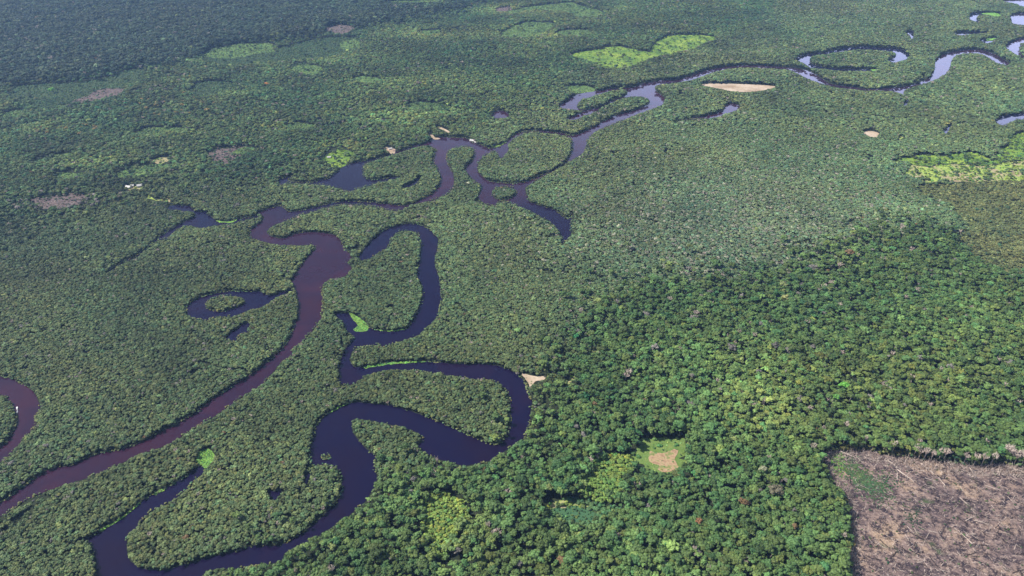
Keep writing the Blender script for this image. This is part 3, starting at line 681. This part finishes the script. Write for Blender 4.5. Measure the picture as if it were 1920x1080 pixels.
def place_words(u, v):
    if u > 1600: return 'above the right end of the burned clearing' if u > 1760 else 'above the left end of the burned clearing'
    if u > 1380: return 'just left of the burned clearing'
    if u > 1130: return 'below the small square clearing'
    if u > 900: return 'below the round green marsh'
    if u > 700: return 'around the yellow green regrowth'
    return 'beside the dark oxbow lake'
for j in order:
    row = T[j]; i = int(row[4]); tint = row[5:8]; u, v = U[j], V[j]
    lum = tint.sum(); warm = tint[0]/tint[1]
    if warm > 1.2: c = 'reddish brown'
    elif warm > .85: c = 'pale greyish'
    elif warm > .62: c = 'yellow green'
    elif lum > .30: c = 'light green'
    elif lum > .22: c = 'mid green'
    else: c = 'dark green'
    sz = 'large' if row[2] > 8.2 else 'medium'
    far = 'at the bottom edge' if v > 1010 else ('in the lower forest' if v > 900 else 'higher up the slope of view')
    lab = '%s %s domed rainforest tree %s %s' % (sz, c, far, place_words(u, v))
    lab = lab.replace('higher up the slope of view', 'farther back')
    tree(row[0], row[1], row[2], row[3], i, tint, ROT[j], lab, group='domed trees of the near forest canopy')
SPEC = [(1160,985,5.5,22,(.38,.40,.05),'bright yellow flowering tree right of the round green marsh','flowering_tree'),
        (1583,722,8.5,27,(.13,.36,.05),'vivid lime green round tree in the right hand forest','rainforest_tree'),
        (1455,918,12,26,(.13,.12,.075),'wide greyish brown tree left of the burned clearing','rainforest_tree'),
        (1472,558,9,27,(.27,.28,.10),'pale yellow domed tree in the middle of the right forest','flowering_tree'),
        (1469,533,9.5,27,(.20,.24,.09),'pale olive domed tree just behind the pale yellow one','rainforest_tree'),
        (1310,978,6.5,23,(.24,.12,.05),'rusty orange crowned tree below the small square clearing','flowering_tree'),
        (1430,880,6,26,(.26,.27,.16),'cream crowned tree left of the clearing corner','flowering_tree'),
        (955,890,6,22,(.17,.28,.09),'small pale lime tree near the lower river bend','rainforest_tree'),
        (95,167,12,20,(.20,.44,.06),'bright lime tree alone in the far left scrub','rainforest_tree'),
        (500,157,9,26,(.50,.22,.05),'orange blossoming tree in the far secondary forest','flowering_tree'),
        (1568,745,8,26,(.11,.27,.05),'light green round tree below the vivid lime one','rainforest_tree')]
for n_, (u, v, r, h, c, lab, nm) in enumerate(SPEC):
    x, y = ground(u, v, h*.8); tree(x, y, r, h, n_ % 5, c, n_*1.3, lab, name=nm)

# ------------------------------------------------------------------ burned clearing: dead trees, snags, fallen logs
def log_mesh(seed, mat, stump=False):
    r = np.random.default_rng(seed); VS, FS = [], []
    p = np.array([-.5, 0, .02]); rad = .028
    for k in range(6):
        q = p + np.array([1/6, r.normal()*.012, r.normal()*.004]); tube(VS, FS, p, q, rad, rad*.86, 7); p, rad = q, rad*.86
        if k > 1:
            for s in range(2):
                a = r.choice([-1, 1])*(.4+.6*r.random()); L_ = .10+.22*r.random()
                e = p + np.array([math.cos(a)*L_, math.sin(a)*L_, .01+.06*r.random()]); tube(VS, FS, p, e, rad*.6, rad*.25, 4)
    for k in range(5):
        a = k*1.25; tube(VS, FS, (-.5, 0, .02), (-.54, .05*math.cos(a), .02+.045*math.sin(a)), .014, .006, 4)
    m = bpy.data.meshes.new('fallen_log'); m.from_pydata(VS, [], FS); m.materials.append(M[mat]); return m
pale = [log_mesh(i, 'dead') for i in range(5)]; char = [log_mesh(20+i, 'char') for i in range(5)]
def in_burn(u, v): return look(PM, np.array([u]), np.array([v]))[0] == 6
def put(me_, name, lab, cat, grp, loc, rot, sc):
    o = bpy.data.objects.new(name, me_); scene.collection.objects.link(o); o.location = loc; o.rotation_euler = rot; o.scale = sc
    o['label'] = lab; o['category'] = cat; o['group'] = grp; return o
BIG = [(1590,853,26,-28),(1675,872,24,-50),(1697,892,28,-48),(1683,893,18,50),(1745,900,16,-20),(1739,880,26,-52),(1823,886,20,-75),(1873,885,18,50),
       (1862,916,22,-20),(1820,972,20,20),(1840,980,18,-18),(1650,1023,15,-40),(1812,1010,20,85),(1900,880,30,-22),(1780,870,22,-62),(1765,903,18,80)]
for n_, (u, v, L_, a) in enumerate(BIG):
    x, y = ground(u, v); put(pale[n_ % 5], 'fallen_log', 'long pale fallen trunk lying in the burned clearing', 'log', 'long pale trunks on burned ground', (x, y, .5), (0, 0, R(a*1.25)), (L_, L_*1.25, L_*1.25))
cnt = [0, 0, 0]
while cnt[0] < 70:
    u, v = random.uniform(1545, 1918), random.triangular(846, 1075, 850)
    if not in_burn(u, v): continue
    x, y = ground(u, v); L_ = random.uniform(6, 15); cnt[0] += 1
    w = 'back edge' if v < 905 else 'open middle'
    put(random.choice(pale), 'fallen_log', 'small bleached log lying near the %s of the burned clearing' % w, 'log', 'small bleached logs on burned ground', (x, y, .4), (0, 0, random.gauss(-.9, .9)), (L_, L_*1.1, L_*1.1))
while cnt[1] < 110:
    u, v = random.uniform(1550, 1918), random.uniform(860, 1078)
    if not in_burn(u, v): continue
    x, y = ground(u, v); L_ = random.uniform(7, 18); cnt[1] += 1
    w = 'back half' if v < 960 else 'near half'
    put(random.choice(char), 'charred_log', 'blackened branchy log lying in the %s of the burned clearing' % w, 'log', 'charred logs on burned ground', (x, y, .4), (0, 0, random.gauss(-.75, .6)), (L_, L_*1.3, L_*1.2))
bare_me = []
for s in (5, 6, 9):
    VS, FS = bare_tree(s); m = bpy.data.meshes.new('bare_tree'); m.from_pydata(VS, [], FS); m.materials.append(M['dead']); bare_me.append(m)
EDGE = [(1660,848),(1672,850),(1713,855),(1722,860),(1732,861),(1760,862),(1768,864),(1806,870),(1825,872),(1840,872),(1857,872),(1887,866),(1893,868),(1900,872),(1908,870),(1914,874),(1882,862),(1745,863)]
for n_, (u, v) in enumerate(EDGE):
    x, y = ground(u, v); v += 2; h = random.uniform(19, 26) if u < 1870 else random.uniform(26, 33); s = h/2.4
    w = 'tall leafless pale tree in the clump at the right end of the clearing edge' if u > 1870 else 'leafless pale tree standing along the back edge of the burned clearing'
    put(random.choice(bare_me), 'bare_tree', w, 'dead tree', 'leafless trees along the clearing edge', (x, y, s*1.6), (0, 0, random.random()*6), (s*.8, s*.8, s))
def snag_mesh(seed, mat):
    r = np.random.default_rng(seed); VS, FS = [], []; p = np.zeros(3); rad = .05
    for k in range(5):
        q = p + np.array([r.normal()*.02, r.normal()*.02, .2]); tube(VS, FS, p, q, rad, rad*.85, 7); p, rad = q, rad*.85
        if k > 1: a = r.random()*6; tube(VS, FS, p, p+np.array([.16*math.cos(a), .16*math.sin(a), .08]), rad*.5, rad*.2, 4)
    m = bpy.data.meshes.new('snag'); m.from_pydata(VS, [], FS); m.materials.append(M[mat]); return m
sn_p, sn_c = snag_mesh(1, 'dead'), snag_mesh(2, 'char')
for n_, (u, v, h) in enumerate([(1666,895,14),(1642,918,10),(1621,955,13),(1747,900,11),(1737,1008,14),(1812,1020,14),(1731,1020,9),(1701,860,12)]):
    x, y = ground(u, v); put(sn_p, 'snag', 'upright pale broken trunk standing in the burned clearing', 'dead tree', 'pale snags in the clearing', (x, y, 0), (R(random.uniform(-8, 8)), 0, n_), (h*.8, h*.8, h))
for n_, (u, v, h) in enumerate([(1809,940,13),(1866,990,14),(1870,1000,12),(1893,1010,12),(1880,1020,11),(1632,930,12),(1655,985,12),(1863,946,10)]):
    x, y = ground(u, v); put(sn_c, 'snag', 'upright charred black trunk standing in the burned clearing', 'dead tree', 'charred snags in the clearing', (x, y, 0), (R(random.uniform(-12, 12)), R(random.uniform(-10, 10)), n_), (h*.8, h*.8, h))

def debris(name, label, mat, n, upright, edge, col):
    r = np.random.default_rng(n); VS, FS = [], []; c = 0
    while c < n:
        u, v = r.uniform(1540, 1990), r.uniform(843, 1110)
        if not in_burn(u, v): continue
        if edge:
            near = not (in_burn(u-14, v) and in_burn(u-5, v-22) and in_burn(u-9, v-12))
            if not near and r.random() < .93: continue
        c += 1; x, y = ground(u, v); L_ = r.uniform(2.5, 8); a = r.normal(-.8, .8)
        if upright: d = np.array([r.normal()*.25, r.normal()*.25, 1]); L_ = r.uniform(3, 10)
        else: d = np.array([math.cos(a), math.sin(a), r.uniform(0, .25)])
        d /= np.linalg.norm(d); w = r.uniform(.2, .42) if edge else r.uniform(.12, .3)
        tube(VS, FS, (x, y, .1), (x+d[0]*L_, y+d[1]*L_, .2+d[2]*L_), w, w*.5, 3)
    o = link_mesh(name, VS, FS, M[mat]); kind(o, 'stuff'); o['label'] = label
debris('pale_brushwood', 'pale broken branches strewn over the burned clearing', 'dead', 450, False, False, 0)
debris('charred_brushwood', 'blackened branches strewn over the burned clearing', 'char', 2600, False, False, 0)
debris('dead_stems', 'thin dead stems standing along the edge of the burned clearing', 'dead', 2800, True, True, 0)
debris('edge_brushwood', 'pale branches heaped along the edge of the burned clearing', 'dead', 1100, False, True, 0)

# ------------------------------------------------------------------ houses and a boat
def box(VS, FS, x0, x1, y0, y1, z0, z1):
    v = [(x0, y0, z0), (x1, y0, z0), (x1, y1, z0), (x0, y1, z0), (x0, y0, z1), (x1, y0, z1), (x1, y1, z1), (x0, y1, z1)]
    add(VS, FS, v, [(0, 3, 2, 1), (4, 5, 6, 7), (0, 1, 5, 4), (1, 2, 6, 5), (2, 3, 7, 6), (3, 0, 4, 7)])
def house(u, v, w, d, h, rz, roofm, label):
    x, y = ground(u, v); t = thing('river_house', label, 'house', (x, y, 0), R(rz))
    VS, FS = [], []; box(VS, FS, -w/2, w/2, -d/2, d/2, 0, h)
    add(VS, FS, [(-w/2, -d/2, h), (-w/2, d/2, h), (-w/2, 0, h+d*.28), (w/2, -d/2, h), (w/2, d/2, h), (w/2, 0, h+d*.28)], [(0, 2, 1), (3, 4, 5)])
    link_mesh('wall', VS, FS, M['wall'], t)
    VS, FS = [], []; e = .8; hh = h+d*.28; g = .28*2
    for s in (-1, 1):
        y1 = s*(d/2+e); z1 = h - e*g
        v_ = [(-w/2-e, y1, z1+.05), (w/2+e, y1, z1+.05), (w/2+e, 0, hh+.05), (-w/2-e, 0, hh+.05)]; v_ += [(a, b, c+.15) for a, b, c in v_]
        add(VS, FS, v_, [(0, 1, 2, 3), (4, 7, 6, 5), (0, 4, 5, 1), (1, 5, 6, 2), (2, 6, 7, 3), (3, 7, 4, 0)])
    link_mesh('roof', VS, FS, M[roofm], t)
    VS, FS = [], []; box(VS, FS, -.5, .5, -d/2-.06, -d/2-.005, 0.02, 2.1); link_mesh('door', VS, FS, M['door'], t)
    for s in (-1, 1):
        VS, FS = [], []; box(VS, FS, s*w*.3-.6, s*w*.3+.6, -d/2-.06, -d/2-.005, 1.0, 2.0); link_mesh('window', VS, FS, M['door'], t)
house(262.5, 350, 14, 11, 5, 20, 'roof', 'larger white roofed house in the left riverside settlement')
house(241.5, 352, 14, 11, 4, -15, 'roof', 'white roofed house at the left end of the settlement')
house(248.5, 349, 8, 7, 3, 10, 'roof', 'small hut between the two white houses')
house(732, 280, 11, 9, 3.5, 25, 'roof', 'pale roofed hut above the sandy landing left of the bend')
house(739, 283, 9, 7, 3.5, -10, 'rust', 'rusty roofed hut at the waterline of the sandy landing')
house(617, 296, 11, 8, 3.5, 12, 'roof', 'grey roofed hut alone on the bright bank pasture')
house(886, 265, 17, 11, 4, -25, 'roof', 'long pale shed on the north river bank')
house(893, 268, 10, 8, 3.5, -20, 'roof', 'smaller pale shed at the waterline beside the long one')
house(1065, 137, 16, 12, 4, 0, 'roof', 'distant hut in the forest west of the bright pasture')
house(1027, 162, 16, 12, 4, 15, 'rust', 'distant hut left of the looping channel')

x, y = ground(32.5, 766); bt = thing('river_boat', 'small white motorboat under way on the left river bend', 'boat', (x, y, .5), R(120))
VS, FS = [], []; rows = []
for t, w, z0 in ((-4.5, 1.1, .0), (-2, 1.3, 0), (1, 1.3, .0), (3.5, .8, .1), (5, .05, .5)):
    rows.append([(t, -w, .9), (t, -w*.6, z0-.3), (t, w*.6, z0-.3), (t, w, .9), (t, w*.8, .85), (t, 0, .2+z0*.5), (t, -w*.8, .85)])
VS = [p for r_ in rows for p in r_]
for k in range(4):
    for j in range(7): FS.append((7*k+j, 7*k+(j+1) % 7, 7*k+7+(j+1) % 7, 7*k+7+j))
FS += [tuple(range(7))[::-1], tuple(range(28, 35))]
link_mesh('hull', VS, FS, M['white'], bt)
VS, FS = [], []; box(VS, FS, -2.2, 1.6, -1.15, 1.15, 2.0, 2.12); link_mesh('canopy', VS, FS, M['white'], bt)
for sx in (-2, 1.4):
    for sy in (-1, 1):
        VS, FS = [], []; tube(VS, FS, (sx, sy, .8), (sx, sy, 2.0), .04, .04); link_mesh('post', VS, FS, M['white'], bt)
VS, FS = [], []; box(VS, FS, -5.0, -4.52, -.25, .25, .1, 1.2); link_mesh('outboard_motor', VS, FS, M['char'], bt)
VS, FS = [], []; x2, y2 = 0, 0
add(VS, FS, [(-5.2, -.5, 0), (-5.2, .5, 0), (-11, 1.3, 0), (-15, .4, 0), (-11, -1.0, 0)], [(0, 1, 2, 3, 4)])
wk = link_mesh('wake', VS, FS, M['white']); wk.location = (x, y, .47); wk.rotation_euler = (0, 0, R(120)); kind(wk, 'structure')

# ------------------------------------------------------------------ haze
bm = bmesh.new(); bmesh.ops.create_cube(bm, size=1); hm = bpy.data.meshes.new('haze'); bm.to_mesh(hm); bm.free()
hz = bpy.data.objects.new('haze', hm); scene.collection.objects.link(hz); kind(hz, 'stuff')
hz.scale = (2*G+400, 33400, 921); hz.location = (0, 13500, 459.5)
m = bpy.data.materials.new('haze'); m.use_nodes = True; nt = m.node_tree; nt.nodes.remove(nt.nodes['Principled BSDF'])
pv = nt.nodes.new('ShaderNodeVolumePrincipled'); pv.inputs['Color'].default_value = (.34, .58, 1, 1); pv.inputs['Density'].default_value = 4.0e-5
pv.inputs['Anisotropy'].default_value = .2
nt.links.new(pv.outputs[0], nt.nodes['Material Output'].inputs['Volume']); hm.materials.append(m)
